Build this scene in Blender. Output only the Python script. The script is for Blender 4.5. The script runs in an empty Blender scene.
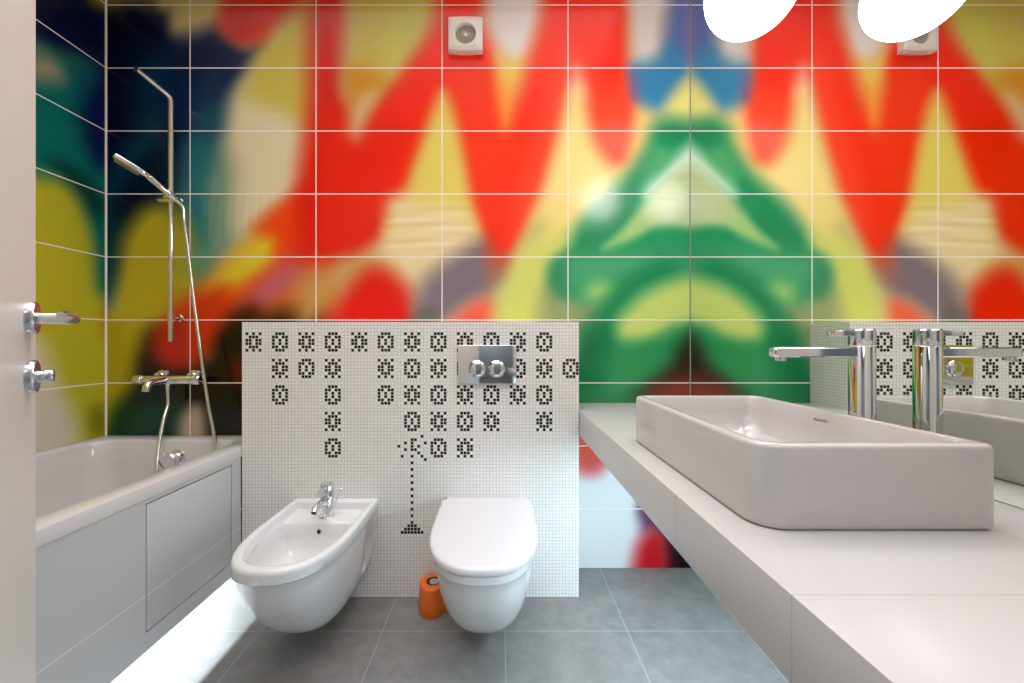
import bpy, bmesh, math
import numpy as np
from mathutils import Vector, Matrix

SC = bpy.context.scene
COL = SC.collection
PI = math.pi

# ------------------------------------------------------------------ room dimensions (metres)
EYE = 1.076                      # camera height
YB = 1.905                       # back wall
XL = -1.876                      # left wall
XM = 0.905                       # mirror face
XR = 0.911                       # right wall behind the mirror
YF = 0.10                        # inner face of the door wall
ZC = 2.80                        # ceiling
YP = 1.688                       # front face of the low mosaic partition
PX0, PX1, PZ = -1.089, 0.333, 1.160

# ------------------------------------------------------------------ helpers
def s2l(c):
    c = np.asarray(c, float) / 255.0
    return np.where(c <= 0.04045, c / 12.92, ((c + 0.055) / 1.055) ** 2.4)

def rgb(*c):
    v = s2l(c)
    return (float(v[0]), float(v[1]), float(v[2]), 1.0)

def mat(name, color, rough=0.5, metal=0.0, spec=0.5, coat=0.0, noise=0.0, nscale=40.0, bump=0.0):
    m = bpy.data.materials.new(name)
    m.use_nodes = True
    nt = m.node_tree
    b = nt.nodes['Principled BSDF']
    b.inputs['Base Color'].default_value = color
    b.inputs['Roughness'].default_value = rough
    b.inputs['Metallic'].default_value = metal
    b.inputs['Specular IOR Level'].default_value = spec
    b.inputs['Coat Weight'].default_value = coat
    b.inputs['Coat Roughness'].default_value = 0.05
    if noise or bump:
        tc = nt.nodes.new('ShaderNodeTexCoord')
        n = nt.nodes.new('ShaderNodeTexNoise')
        n.inputs['Scale'].default_value = nscale
        n.inputs['Detail'].default_value = 6.0
        nt.links.new(tc.outputs['Object'], n.inputs['Vector'])
        if noise:
            mx = nt.nodes.new('ShaderNodeMix'); mx.data_type = 'RGBA'
            mx.inputs['A'].default_value = tuple(c * (1 - noise) for c in color[:3]) + (1,)
            mx.inputs['B'].default_value = tuple(min(1, c * (1 + noise)) for c in color[:3]) + (1,)
            nt.links.new(n.outputs['Fac'], mx.inputs['Factor'])
            nt.links.new(mx.outputs['Result'], b.inputs['Base Color'])
        if bump:
            bp = nt.nodes.new('ShaderNodeBump')
            bp.inputs['Strength'].default_value = bump
            bp.inputs['Distance'].default_value = 0.002
            nt.links.new(n.outputs['Fac'], bp.inputs['Height'])
            nt.links.new(bp.outputs['Normal'], b.inputs['Normal'])
    return m

def math_node(nt, op, a, b=None, c=None):
    n = nt.nodes.new('ShaderNodeMath'); n.operation = op
    for i, v in enumerate((a, b, c)):
        if v is None: continue
        if isinstance(v, (int, float)): n.inputs[i].default_value = v
        else: nt.links.new(v, n.inputs[i])
    return n.outputs[0]

def grid_line(nt, coord, origin, pitch, width):
    """1 on a joint line of the given width, 0 between joints"""
    t = math_node(nt, 'DIVIDE', math_node(nt, 'SUBTRACT', coord, origin), pitch)
    f = math_node(nt, 'ABSOLUTE', math_node(nt, 'SUBTRACT', t, math_node(nt, 'ROUND', t)))
    return math_node(nt, 'LESS_THAN', f, width / 2 / pitch)

def tile_mat(name, base, joints, joint_color, rough=0.25, spec=0.5, attr=None, noise=0.0, nscale=30.0, coat=0.0,
             streak=False, detail=0.6):
    """joints: list of (axis, origin, pitch, width)"""
    m = mat(name, base, rough, 0, spec, coat)
    nt = m.node_tree; b = nt.nodes['Principled BSDF']
    tc = nt.nodes.new('ShaderNodeTexCoord')
    sep = nt.nodes.new('ShaderNodeSeparateXYZ')
    nt.links.new(tc.outputs['Object'], sep.inputs[0])
    mask = None
    for ax, o, p, w in joints:
        g = grid_line(nt, sep.outputs[ax], o, p, w)
        mask = g if mask is None else math_node(nt, 'MAXIMUM', mask, g)
    src = None
    if attr:
        a = nt.nodes.new('ShaderNodeAttribute'); a.attribute_name = attr
        src = a.outputs['Color']
    if noise:
        n = nt.nodes.new('ShaderNodeTexNoise')
        n.inputs['Scale'].default_value = nscale; n.inputs['Detail'].default_value = 8
        n.inputs['Roughness'].default_value = detail
        nt.links.new(tc.outputs['Object'], n.inputs['Vector'])
        mr = nt.nodes.new('ShaderNodeMapRange')
        mr.inputs['From Min'].default_value = 0.3; mr.inputs['From Max'].default_value = 0.7
        mr.inputs['To Min'].default_value = 1 - noise; mr.inputs['To Max'].default_value = 1 + noise
        nt.links.new(n.outputs['Fac'], mr.inputs['Value'])
        vm = nt.nodes.new('ShaderNodeVectorMath'); vm.operation = 'SCALE'
        if src is None: vm.inputs[0].default_value = base[:3]
        else: nt.links.new(src, vm.inputs[0])
        nt.links.new(mr.outputs[0], vm.inputs['Scale'])
        src = vm.outputs[0]
    mx = nt.nodes.new('ShaderNodeMix'); mx.data_type = 'RGBA'
    mx.inputs['A'].default_value = base
    if src is not None: nt.links.new(src, mx.inputs['A'])
    mx.inputs['B'].default_value = joint_color
    nt.links.new(mask, mx.inputs['Factor'])
    nt.links.new(mx.outputs['Result'], b.inputs['Base Color'])
    r = math_node(nt, 'MULTIPLY_ADD', mask, 0.8 - rough, rough)
    nt.links.new(r, b.inputs['Roughness'])
    return m

def finish(bm, angle=38):
    bmesh.ops.recalc_face_normals(bm, faces=bm.faces)
    for f in bm.faces: f.smooth = True
    for e in bm.edges:
        e.smooth = not (len(e.link_faces) == 2 and e.calc_face_angle(0) > math.radians(angle))

def obj(name, bm, m, parent=None, loc=None, angle=38, recalc=True):
    if recalc: finish(bm, angle)
    me = bpy.data.meshes.new(name)
    bm.to_mesh(me); bm.free()
    for x in (m if isinstance(m, (list, tuple)) else [m]): me.materials.append(x)
    o = bpy.data.objects.new(name, me)
    COL.objects.link(o)
    if parent: o.parent = parent
    if loc: o.location = loc
    return o

def tag(o, label=None, cat=None, group=None, kind=None):
    if label: o['label'] = label
    if cat: o['category'] = cat
    if group: o['group'] = group
    if kind: o['kind'] = kind
    return o

def thing(name, label, cat, loc=(0, 0, 0), group=None, rotz=0):
    o = bpy.data.objects.new(name, None)
    COL.objects.link(o); o.location = loc; o.rotation_euler = (0, 0, rotz)
    o.empty_display_size = 0.05
    return tag(o, label, cat, group)

def box(bm, x0, x1, y0, y1, z0, z1, bev=0.0, seg=2, mi=0):
    r = bmesh.ops.create_cube(bm, size=1.0)
    vs = r['verts']
    bmesh.ops.scale(bm, vec=(x1 - x0, y1 - y0, z1 - z0), verts=vs)
    bmesh.ops.translate(bm, vec=((x0 + x1) / 2, (y0 + y1) / 2, (z0 + z1) / 2), verts=vs)
    fs = {f for v in vs for f in v.link_faces}
    for f in fs: f.material_index = mi
    if bev:
        es = list({e for v in vs for e in v.link_edges})
        bmesh.ops.bevel(bm, geom=es, offset=bev, segments=seg, affect='EDGES', profile=0.5)
    return bm

def boxbm(*a, **k): return box(bmesh.new(), *a, **k)

def loft(bm, rings, cap0=False, cap1=False, closed=True, mi=0):
    vr = [[bm.verts.new(p) for p in r] for r in rings]
    n = len(vr[0])
    for a, b in zip(vr, vr[1:]):
        for i in range(n if closed else n - 1):
            j = (i + 1) % n
            f = bm.faces.new((a[i], a[j], b[j], b[i])); f.material_index = mi
    if cap0: bm.faces.new(list(reversed(vr[0]))).material_index = mi
    if cap1: bm.faces.new(vr[-1]).material_index = mi
    return bm

def frame_of(d):
    d = Vector(d).normalized()
    a = Vector((0, 0, 1)) if abs(d.z) < 0.9 else Vector((1, 0, 0))
    u = d.cross(a).normalized(); v = d.cross(u).normalized()
    return d, u, v

def lathe(bm, origin, axis, prof, n=32, cap=True):
    """prof: list of (distance along axis, radius)"""
    d, u, v = frame_of(axis); o = Vector(origin)
    rings = []
    for t, r in prof:
        r = max(r, 1e-5)
        rings.append([o + d * t + (u * math.cos(2 * PI * i / n) + v * math.sin(2 * PI * i / n)) * r for i in range(n)])
    return loft(bm, rings, cap, cap)

def lathebm(*a, **k): return lathe(bmesh.new(), *a, **k)

def tube(bm, pts, radius, n=12, cap=True):
    """swept round tube with parallel-transported frame; radius number or list"""
    P = [Vector(p) for p in pts]
    R = radius if isinstance(radius, (list, tuple)) else [radius] * len(P)
    T = []
    for i in range(len(P)):
        a = P[max(i - 1, 0)]; b = P[min(i + 1, len(P) - 1)]
        T.append((b - a).normalized())
    d, u, v = frame_of(T[0])
    rings = []
    for i, p in enumerate(P):
        t = T[i]
        u = (u - t * u.dot(t)).normalized(); v = t.cross(u)
        rings.append([p + (u * math.cos(2 * PI * k / n) + v * math.sin(2 * PI * k / n)) * R[i] for k in range(n)])
    return loft(bm, rings, cap, cap)

def tubebm(*a, **k): return tube(bmesh.new(), *a, **k)

def spline(pts, k=8):
    """Catmull-Rom through the points"""
    P = [Vector(p) for p in pts]
    P = [P[0] * 2 - P[1]] + P + [P[-1] * 2 - P[-2]]
    out = []
    for i in range(1, len(P) - 2):
        a, b, c, d = P[i - 1:i + 3]
        for j in range(k):
            t = j / k
            out.append(0.5 * ((2 * b) + (c - a) * t + (2 * a - 5 * b + 4 * c - d) * t * t + (3 * b - a - 3 * c + d) * t ** 3))
    out.append(P[-2])
    return out

def rrect(x0, x1, y0, y1, rad, z, n=8):
    """rounded rectangle ring, radii for corners (x0y0, x1y0, x1y1, x0y1)"""
    if isinstance(rad, (int, float)): rad = (rad,) * 4
    cs = [(x0, y0, 1, 1, PI), (x1, y0, -1, 1, 1.5 * PI), (x1, y1, -1, -1, 0), (x0, y1, 1, -1, 0.5 * PI)]
    out = []
    for (cx, cy, sx, sy, a0), r in zip(cs, rad):
        r = max(r, 1e-4)
        for i in range(n + 1):
            a = a0 + i / n * PI / 2
            out.append(Vector((cx + sx * r + r * math.cos(a), cy + sy * r + r * math.sin(a), z)))
    return out

# ------------------------------------------------------------------ materials
GROUT = rgb(244, 232, 228)
chrome = mat('polished_chrome', (0.76, 0.77, 0.79, 1), 0.07, 1.0)
soft_chrome = mat('satin_chrome', (0.72, 0.72, 0.74, 1), 0.22, 1.0)
ceramic = mat('white_ceramic', rgb(217, 215, 215), 0.12, 0, 0.5, 0.3)
ceramic_warm = mat('white_basin_ceramic', rgb(199, 194, 193), 0.12, 0, 0.5, 0.3)
acrylic = mat('white_bath_acrylic', rgb(206, 202, 202), 0.16, 0, 0.5, 0.2)
plastic = mat('white_seat_plastic', rgb(213, 209, 213), 0.22)
cover_plastic = mat('cream_cover_plastic', rgb(226, 214, 206), 0.35)
grey_plastic = mat('grey_plastic', rgb(150, 140, 128), 0.4, noise=0.15, nscale=90)
dark = mat('gap_shade', rgb(28, 26, 26), 0.7)
rubber = mat('black_rubber', rgb(22, 22, 24), 0.5)
orange = mat('orange_plastic', rgb(226, 104, 18), 0.38)
paint = mat('white_wall_paint', rgb(225, 220, 216), 0.7, noise=0.015, nscale=12)
door_paint = mat('door_lacquer', rgb(220, 214, 209), 0.45, noise=0.012, nscale=18)
hall_paint = mat('hall_wall_paint', rgb(170, 176, 182), 0.7, noise=0.02, nscale=10)
logo_ink = mat('grey_logo_ink', rgb(120, 112, 110), 0.4)

m = mat('mirror_silver', (0.88, 0.905, 0.87, 1), 0.0, 1.0)
mirror_mat = m
glass_edge = mat('mirror_glass_edge', rgb(150, 165, 152), 0.15)

# ------------------------------------------------------------------ the sprayed mural, outlined in image pixels and mapped onto the walls
# Mural points in image pixels: u runs to the right and v down the back wall; 210 pixels are one metre,
# (500, 342) is the point of the wall straight in front of the camera at eye height.
class Canvas:
    def __init__(self, X, Z):
        self.X, self.Z = X, Z
        self.c = np.zeros(X.shape + (3,))
    def sdf(self, poly):
        P = np.array(poly, float)
        X, Z = self.X, self.Z
        d = np.full(X.shape, 1e9); inside = np.zeros(X.shape, bool)
        for i in range(len(P)):
            a, b = P[i], P[(i + 1) % len(P)]
            e = b - a; wx, wz = X - a[0], Z - a[1]
            t = np.clip((wx * e[0] + wz * e[1]) / max(e @ e, 1e-12), 0, 1)
            d = np.minimum(d, (wx - e[0] * t) ** 2 + (wz - e[1] * t) ** 2)
            cr = ((a[1] > Z) != (b[1] > Z))
            xs = a[0] + (Z - a[1]) / (e[1] if abs(e[1]) > 1e-12 else 1e-12) * e[0]
            inside ^= cr & (X < xs)
        d = np.sqrt(d)
        return np.where(inside, -d, d)
    def put(self, col, sd, w, alpha=1.0):
        t = np.clip((w - sd) / (2 * w), 0, 1)
        t = (t * t * (3 - 2 * t) * alpha)[..., None]
        self.c = self.c * (1 - t) + np.array(col, float) * t

def smooth_poly(pts, k=5):
    P = [np.array(p, float) for p in pts]; n = len(P); out = []
    for i in range(n):
        a, b, c, d = P[i - 1], P[i], P[(i + 1) % n], P[(i + 2) % n]
        for j in range(k):
            t = j / k
            out.append(0.5 * (2 * b + (c - a) * t + (2 * a - 5 * b + 4 * c - d) * t * t + (3 * b - a - 3 * c + d) * t ** 3))
    return out

def painter(cv, to_wall, scale):
    def poly(col, w, pts, alpha=1.0, curve=True):
        Q = [to_wall(*p) for p in pts]
        cv.put(col, cv.sdf(smooth_poly(Q) if curve else Q), (w * 1.5 + 2) * scale, alpha)
    def blob(col, w, x, y, rx, ry, rot=0, alpha=1.0):
        a = math.radians(rot)
        pts = [(x + rx * math.cos(t) * math.cos(a) - ry * math.sin(t) * math.sin(a),
                y + rx * math.cos(t) * math.sin(a) + ry * math.sin(t) * math.cos(a)) for t in np.linspace(0, 2 * PI, 17)[:-1]]
        poly(col, w, pts, alpha)
    return poly, blob

def wall_mesh(name, P, cols, m):
    """P: (n,k,3) points, cols: (n,k,3) colours 0..255"""
    n, k = P.shape[:2]
    idx = np.arange(n * k).reshape(n, k)
    F = np.stack([idx[:-1, :-1], idx[1:, :-1], idx[1:, 1:], idx[:-1, 1:]], -1).reshape(-1, 4)
    me = bpy.data.meshes.new(name)
    me.from_pydata(P.reshape(-1, 3).tolist(), [], F.tolist())
    at = me.color_attributes.new('mural', 'FLOAT_COLOR', 'POINT')
    lin = np.ones((n * k, 4), np.float32)
    lin[:, :3] = s2l(np.clip(cols.reshape(-1, 3), 0, 255))
    at.data.foreach_set('color', lin.ravel())
    me.materials.append(m)
    o = bpy.data.objects.new(name, me); COL.objects.link(o)
    return o

# @@MURAL@@
def paint_back(cv):
    poly, blob = painter(cv, lambda x, y: ((x - 500) / 210, EYE + (342 - y) / 210), 1 / 210)
    cv.c[:] = (205, 185, 145)
    # --- far left: navy and teal passages
    poly((6, 14, 50), 14, [(80, -60), (160, -60), (150, 60), (190, 64), (186, 200), (150, 260), (80, 260)])
    poly((6, 12, 44), 10, [(90, 4), (140, 6), (165, 8), (174, 30), (172, 66), (90, 80)])
    poly((150, 132, 60), 10, [(60, -80), (160, -80), (180, -20), (170, 4), (135, 3), (112, 8), (60, 8)])
    poly((208, 186, 120), 8, [(150, -80), (240, -80), (232, 0), (226, 24), (206, 30), (190, 34), (174, 30), (171, 8), (160, 0)])
    poly((14, 26, 62), 9, [(150, 60), (176, 40), (200, 31), (216, 26), (230, 34), (244, 46), (262, 46), (256, 58), (240, 80), (230, 105),
                            (222, 135), (214, 160), (190, 180), (150, 150)])
    poly((10, 46, 88), 14, [(186, 90), (225, 70), (224, 120), (212, 150), (190, 150)])
    poly((12, 84, 104), 11, [(190, 118), (222, 108), (218, 150), (206, 175), (190, 190)], 0.75)
    blob((2, 56, 88), 20, 152, 84, 22, 28, 10, 0.95)
    blob((4, 6, 40), 14, 116, 100, 12, 38, 0, 0.85)
    poly((0, 74, 88), 14, [(150, 120), (165, 126), (140, 160), (118, 190), (108, 195), (108, 170), (128, 145)], 0.85)
    blob((4, 22, 66), 10, 178, 130, 10, 50, 0, 0.6)
    blob((4, 10, 36), 10, 142, 190, 10, 40, 25, 0.8)
    poly((4, 66, 62), 10, [(90, 200), (112, 200), (118, 235), (108, 262), (90, 280)], 0.9)
    # teal turning to tan
    poly((22, 116, 124), 12, [(186, 160), (205, 150), (214, 175), (216, 205), (210, 270), (186, 275)])
    poly((112, 146, 128), 13, [(208, 160), (224, 140), (236, 165), (236, 200), (234, 245), (216, 262), (206, 230)], 0.85)
    poly((20, 104, 118), 9, [(186, 150), (204, 140), (206, 165), (200, 185), (200, 250), (186, 262)], 0.8)
    poly((228, 210, 174), 12, [(240, 90), (312, 84), (330, 150), (318, 188), (280, 214), (250, 226), (236, 222), (238, 170), (228, 138)])
    # olive / yellow field and the orange edge right of it
    poly((206, 186, 80), 10, [(300, -20), (320, -10), (318, 120), (280, 112), (244, 96), (250, 78), (258, 52), (270, 34), (290, 16)])
    poly((226, 40, 6), 8, [(226, -40), (330, -60), (306, -6), (276, 24), (262, 40), (246, 44), (230, 38), (218, 24), (222, 4)])
    blob((196, 30, 10), 9, 240, 24, 16, 15, 0, 0.7)
    # --- yellow body above the bath
    poly((196, 178, 40), 10, [(118, 262), (124, 236), (140, 212), (160, 204), (178, 210), (190, 232), (196, 262), (188, 300), (160, 330), (140, 372),
                               (132, 440), (90, 460), (90, 330), (112, 310)])
    poly((8, 76, 84), 8, [(90, 240), (108, 250), (114, 276), (108, 306), (90, 316)], 0.9)
    blob((96, 148, 116), 9, 200, 262, 12, 12, 0, 0.8)
    # --- orange/red sweep
    poly((226, 112, 22), 13, [(172, 322), (210, 280), (246, 250), (310, 200), (322, 250), (280, 320), (220, 340)])
    poly((246, 66, 14), 12, [(178, 318), (206, 296), (232, 286), (262, 262), (270, 224), (300, 196), (320, 190), (322, 275), (262, 292), (238, 312), (214, 350), (176, 352)])
    poly((226, 200, 52), 9, [(206, 292), (228, 262), (246, 244), (262, 234), (276, 238), (276, 256), (262, 272), (240, 284), (224, 290)])
    poly((246, 68, 16), 10, [(258, 226), (290, 202), (320, 188), (325, 256), (292, 256), (278, 252), (276, 238), (264, 232)])
    poly((198, 94, 106), 9, [(236, 312), (250, 290), (276, 266), (296, 256), (322, 254), (322, 280), (290, 296), (262, 312)])
    poly((214, 78, 68), 9, [(290, 254), (330, 254), (330, 280), (304, 280), (292, 268)], 0.7)
    poly((204, 98, 36), 9, [(262, 318), (284, 298), (330, 280), (330, 330), (262, 330)])
    poly((92, 22, 10), 9, [(212, 345), (226, 316), (242, 306), (256, 306), (258, 322), (246, 345)])
    # blacks round the red ball
    poly((9, 6, 6), 12, [(110, 420), (130, 384), (138, 352), (158, 330), (204, 356), (216, 330), (242, 322), (330, 330), (330, 560), (110, 560)])
    poly((184, 164, 34), 10, [(90, 330), (128, 330), (126, 372), (122, 410), (112, 440), (90, 470)])
    poly((214, 54, 14), 10, [(168, 332), (190, 300), (224, 288), (222, 318), (206, 350), (190, 366)])
    blob((202, 32, 10), 9, 173, 346, 21, 24)
    blob((120, 16, 10), 8, 238, 372, 8, 14, 0, 0.9)
    poly((0, 60, 46), 11, [(106, 440), (118, 408), (150, 394), (176, 398), (184, 420), (180, 470), (106, 470)])
    poly((192, 172, 146), 6, [(176, 470), (178, 424), (186, 408), (196, 403), (204, 410), (207, 430), (208, 470)])
    # --- red verticals of the letter shapes
    poly((218, 18, 6), 12, [(314, -60), (346, -60), (344, 20), (342, 66), (346, 100), (372, 90), (420, 120), (412, 180), (392, 222), (366, 256), (340, 258),
                             (306, 270), (298, 200), (308, 120), (310, 20)])
    poly((242, 34, 2), 14, [(322, 110), (346, 112), (400, 60), (452, 40), (436, 110), (420, 134), (398, 196), (382, 226), (364, 250), (338, 252), (316, 262), (310, 200)], 0.9)
    poly((204, 184, 82), 10, [(352, -60), (438, -60), (440, -2), (426, 30), (408, 58), (388, 88), (368, 110), (356, 122), (350, 100), (348, 64), (350, 20)])
    poly((206, 206, 92), 12, [(392, 6), (432, 0), (416, 40), (396, 70), (386, 60)], 0.6)
    poly((216, 132, 20), 9, [(348, 68), (374, 70), (382, 84), (362, 104), (350, 98)], 0.85)
    poly((226, 190, 168), 9, [(350, 132), (354, 112), (366, 96), (374, 96), (366, 118), (358, 138)], 0.85)
    poly((251, 34, 0), 10, [(446, -60), (488, -60), (488, 4), (480, 20), (500, 60), (512, 130), (506, 200), (508, 250), (486, 254), (476, 228), (464, 180),
                             (454, 128), (444, 96), (436, 110), (424, 134), (402, 190), (392, 180), (402, 130), (390, 110), (412, 70), (434, 24)])
    poly((252, 56, 20), 12, [(452, 76), (470, 64), (512, 100), (536, 120), (536, 200), (510, 244), (494, 250), (476, 216), (462, 150)], 0.85)
    poly((236, 204, 92), 8, [(442, 92), (450, 104), (458, 134), (466, 180), (474, 220), (484, 250), (440, 256), (388, 240), (404, 192), (424, 136), (434, 108)])
    poly((230, 216, 108), 8, [(440, 130), (456, 150), (464, 200), (470, 230), (440, 220), (420, 180)], 0.6)
    poly((238, 214, 164), 10, [(392, 198), (440, 206), (466, 214), (480, 246), (462, 262), (428, 270), (400, 290), (380, 276), (360, 264), (384, 236)])
    poly((204, 160, 84), 11, [(300, 272), (340, 262), (372, 254), (396, 274), (380, 284), (346, 288), (326, 312), (300, 330)], 0.85)
    poly((228, 18, 4), 10, [(326, 340), (338, 306), (354, 282), (374, 268), (396, 278), (410, 296), (414, 340)])
    # mauve band and coral wedge
    poly((128, 112, 122), 9, [(414, 332), (418, 296), (436, 270), (462, 250), (486, 238), (518, 244), (514, 268), (494, 290), (470, 304), (444, 322)])
    poly((92, 96, 84), 4, [(414, 312), (436, 308), (444, 340), (410, 340)], 0.6)
    poly((244, 98, 74), 7, [(440, 344), (450, 324), (468, 306), (486, 299), (495, 308), (494, 344)])
    # --- white wedge, second red letter leg
    poly((234, 222, 220), 9, [(488, -60), (548, -60), (544, 6), (536, 36), (528, 58), (516, 62), (504, 58), (496, 44), (488, 10)])
    poly((238, 200, 90), 8, [(498, 54), (508, 60), (526, 60), (522, 84), (514, 104), (508, 124), (502, 100), (496, 76)])
    poly((255, 148, 50), 8, [(500, 84), (518, 88), (512, 118), (507, 134), (500, 112)], 0.6)
    poly((253, 40, 8), 9, [(548, -60), (626, -60), (628, 10), (630, 62), (638, 128), (626, 158), (612, 166), (600, 158), (590, 132), (584, 96), (576, 74), (566, 100),
                             (558, 136), (540, 190), (526, 226), (506, 262), (490, 250), (498, 180), (512, 130), (528, 64), (542, 14)])
    poly((255, 76, 48), 12, [(556, 60), (576, 50), (600, 90), (640, 80), (640, 140), (618, 165), (604, 160), (584, 110), (570, 90), (548, 160), (524, 226), (510, 250), (516, 180), (540, 110)], 0.75)  # paler corals on the red: haze of the nearby lamp painted into the colour
    poly((255, 122, 108), 10, [(592, 130), (636, 124), (630, 152), (612, 164), (598, 152)], 0.7)
    poly((250, 168, 150), 7, [(576, 66), (582, 76), (584, 96), (574, 96), (572, 78)], 0.85)
    poly((246, 220, 134), 9, [(573, 90), (582, 96), (590, 134), (602, 160), (614, 168), (630, 158), (640, 120), (652, 108), (664, 124), (644, 152), (618, 190), (590, 202), (572, 252),
                               (540, 280), (512, 270), (528, 232), (544, 188), (560, 134)])
    poly((252, 228, 154), 14, [(580, 160), (606, 170), (616, 184), (590, 200), (566, 196)], 0.8)
    poly((252, 206, 128), 8, [(638, 106), (658, 108), (654, 124), (644, 146), (634, 150), (638, 128)], 0.85)
    # grey-white and blues
    poly((226, 216, 212), 8, [(632, -60), (680, -60), (672, 0), (664, 20), (664, 46), (654, 60), (642, 68), (634, 60), (632, 10)])
    poly((92, 114, 186), 8, [(676, -60), (710, -60), (710, 100), (690, 74), (668, 60), (664, 40), (668, 12)])
    poly((44, 134, 186), 8, [(634, 66), (648, 62), (660, 56), (672, 46), (686, 60), (690, 74), (676, 90), (664, 106), (654, 110), (640, 102), (634, 86)])
    poly((92, 92, 176), 6, [(631, 70), (637, 72), (638, 92), (634, 98), (631, 84)], 0.7)
    poly((152, 122, 182), 5, [(686, -60), (696, -60), (696, 60), (688, 60)], 0.8)
    # --- yellow tip and the green tree
    poly((240, 234, 136), 7, [(700, 66), (690, 76), (678, 92), (668, 108), (674, 118), (690, 122), (710, 118)])
    poly((14, 140, 86), 9, [(710, 118), (690, 121), (666, 119), (652, 128), (646, 148), (630, 172), (606, 194), (583, 219), (563, 244), (549, 264), (547, 284), (556, 297), (580, 300), (604, 300), (630, 280), (710, 262)])
    poly((150, 206, 140), 7, [(656, 148), (672, 150), (682, 148), (668, 166), (650, 184), (642, 176)], 0.5)
    poly((70, 160, 110), 8, [(640, 176), (654, 166), (650, 186), (634, 204), (622, 206)], 0.35)
    poly((186, 204, 146), 5, [(710, 150), (690, 152), (676, 164), (656, 186), (638, 210), (622, 232), (604, 248), (612, 250), (634, 240), (650, 230), (672, 227), (710, 227)])
    poly((222, 244, 224), 6, [(700, 134), (688, 146), (668, 168), (646, 190), (650, 194), (676, 172), (700, 156)], 0.95)
    poly((206, 214, 184), 8, [(664, 198), (690, 190), (710, 190), (710, 214), (690, 216), (668, 218)], 0.6)
    poly((160, 206, 120), 4, [(648, 226), (634, 240), (604, 250), (622, 232), (640, 216)], 0.8)
    poly((14, 152, 90), 6, [(710, 231), (690, 233), (660, 232), (634, 243), (606, 255), (596, 264), (640, 262), (710, 262)])
    pass
    pass
    poly((240, 214, 130), 9, [(536, 216), (556, 196), (574, 204), (566, 226), (548, 236)], 0.6)
    poly((188, 184, 108), 8, [(524, 236), (536, 222), (546, 226), (540, 242), (526, 250)], 0.7)
    poly((214, 218, 110), 10, [(506, 274), (522, 252), (544, 240), (564, 232), (566, 250), (552, 264), (546, 290), (534, 340), (494, 340), (498, 300)])
    poly((190, 108, 80), 8, [(488, 252), (502, 254), (508, 264), (500, 276), (488, 282)], 0.7)
    poly((44, 138, 98), 8, [(552, 264), (570, 256), (572, 282), (566, 300), (556, 300), (550, 284)])
    # lower green body
    poly((150, 164, 104), 11, [(546, 296), (566, 302), (604, 298), (596, 340), (540, 350)])
    poly((56, 158, 106), 10, [(568, 262), (600, 254), (710, 254), (710, 420), (560, 440), (580, 360), (596, 320), (600, 304), (576, 300)])
    poly((76, 176, 122), 12, [(576, 262), (640, 258), (630, 276), (604, 292), (580, 290)], 0.7)
    blob((170, 216, 120), 8, 600, 292, 12, 8, -10)
    poly((18, 138, 82), 9, [(664, 262), (676, 274), (650, 286), (632, 304), (620, 322), (620, 350), (600, 400), (568, 440), (562, 400), (582, 350), (592, 322), (606, 300), (630, 276)])
    poly((208, 226, 120), 8, [(710, 276), (690, 277), (662, 285), (638, 299), (619, 320), (620, 338), (640, 345), (658, 341), (672, 328), (690, 324), (710, 323)])
    poly((40, 152, 86), 7, [(660, 336), (690, 328), (710, 327), (710, 360), (690, 352), (672, 362), (650, 380), (620, 372), (620, 350), (640, 342)])
    poly((10, 112, 62), 12, [(578, 340), (600, 330), (606, 350), (590, 390), (574, 420), (560, 420)], 0.8)
    poly((56, 150, 86), 14, [(610, 356), (650, 350), (656, 372), (640, 390), (610, 380)], 0.6)
    poly((44, 30, 10), 9, [(710, 330), (690, 336), (678, 350), (670, 366), (650, 384), (630, 398), (630, 430), (710, 430)])
    poly((136, 54, 38), 9, [(710, 376), (690, 376), (664, 382), (644, 396), (640, 420), (710, 420)])
    # --- below the counter
    poly((222, 226, 226), 12, [(330, 430), (730, 430), (730, 640), (330, 640)], curve=False)
    poly((44, 130, 74), 10, [(560, 400), (640, 396), (620, 424), (560, 430)])
    poly((236, 96, 50), 8, [(572, 436), (604, 436), (608, 456), (596, 468), (582, 468), (572, 458)])
    poly((214, 70, 90), 7, [(576, 458), (604, 456), (600, 472), (584, 474)], 0.7)
    poly((14, 4, 10), 8, [(642, 506), (660, 500), (730, 496), (730, 620), (666, 620), (660, 540)])
    poly((70, 20, 70), 7, [(640, 512), (650, 508), (656, 524), (644, 530)], 0.8)
    poly((196, 12, 20), 8, [(634, 600), (636, 552), (646, 534), (658, 532), (666, 544), (668, 600)])

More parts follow.
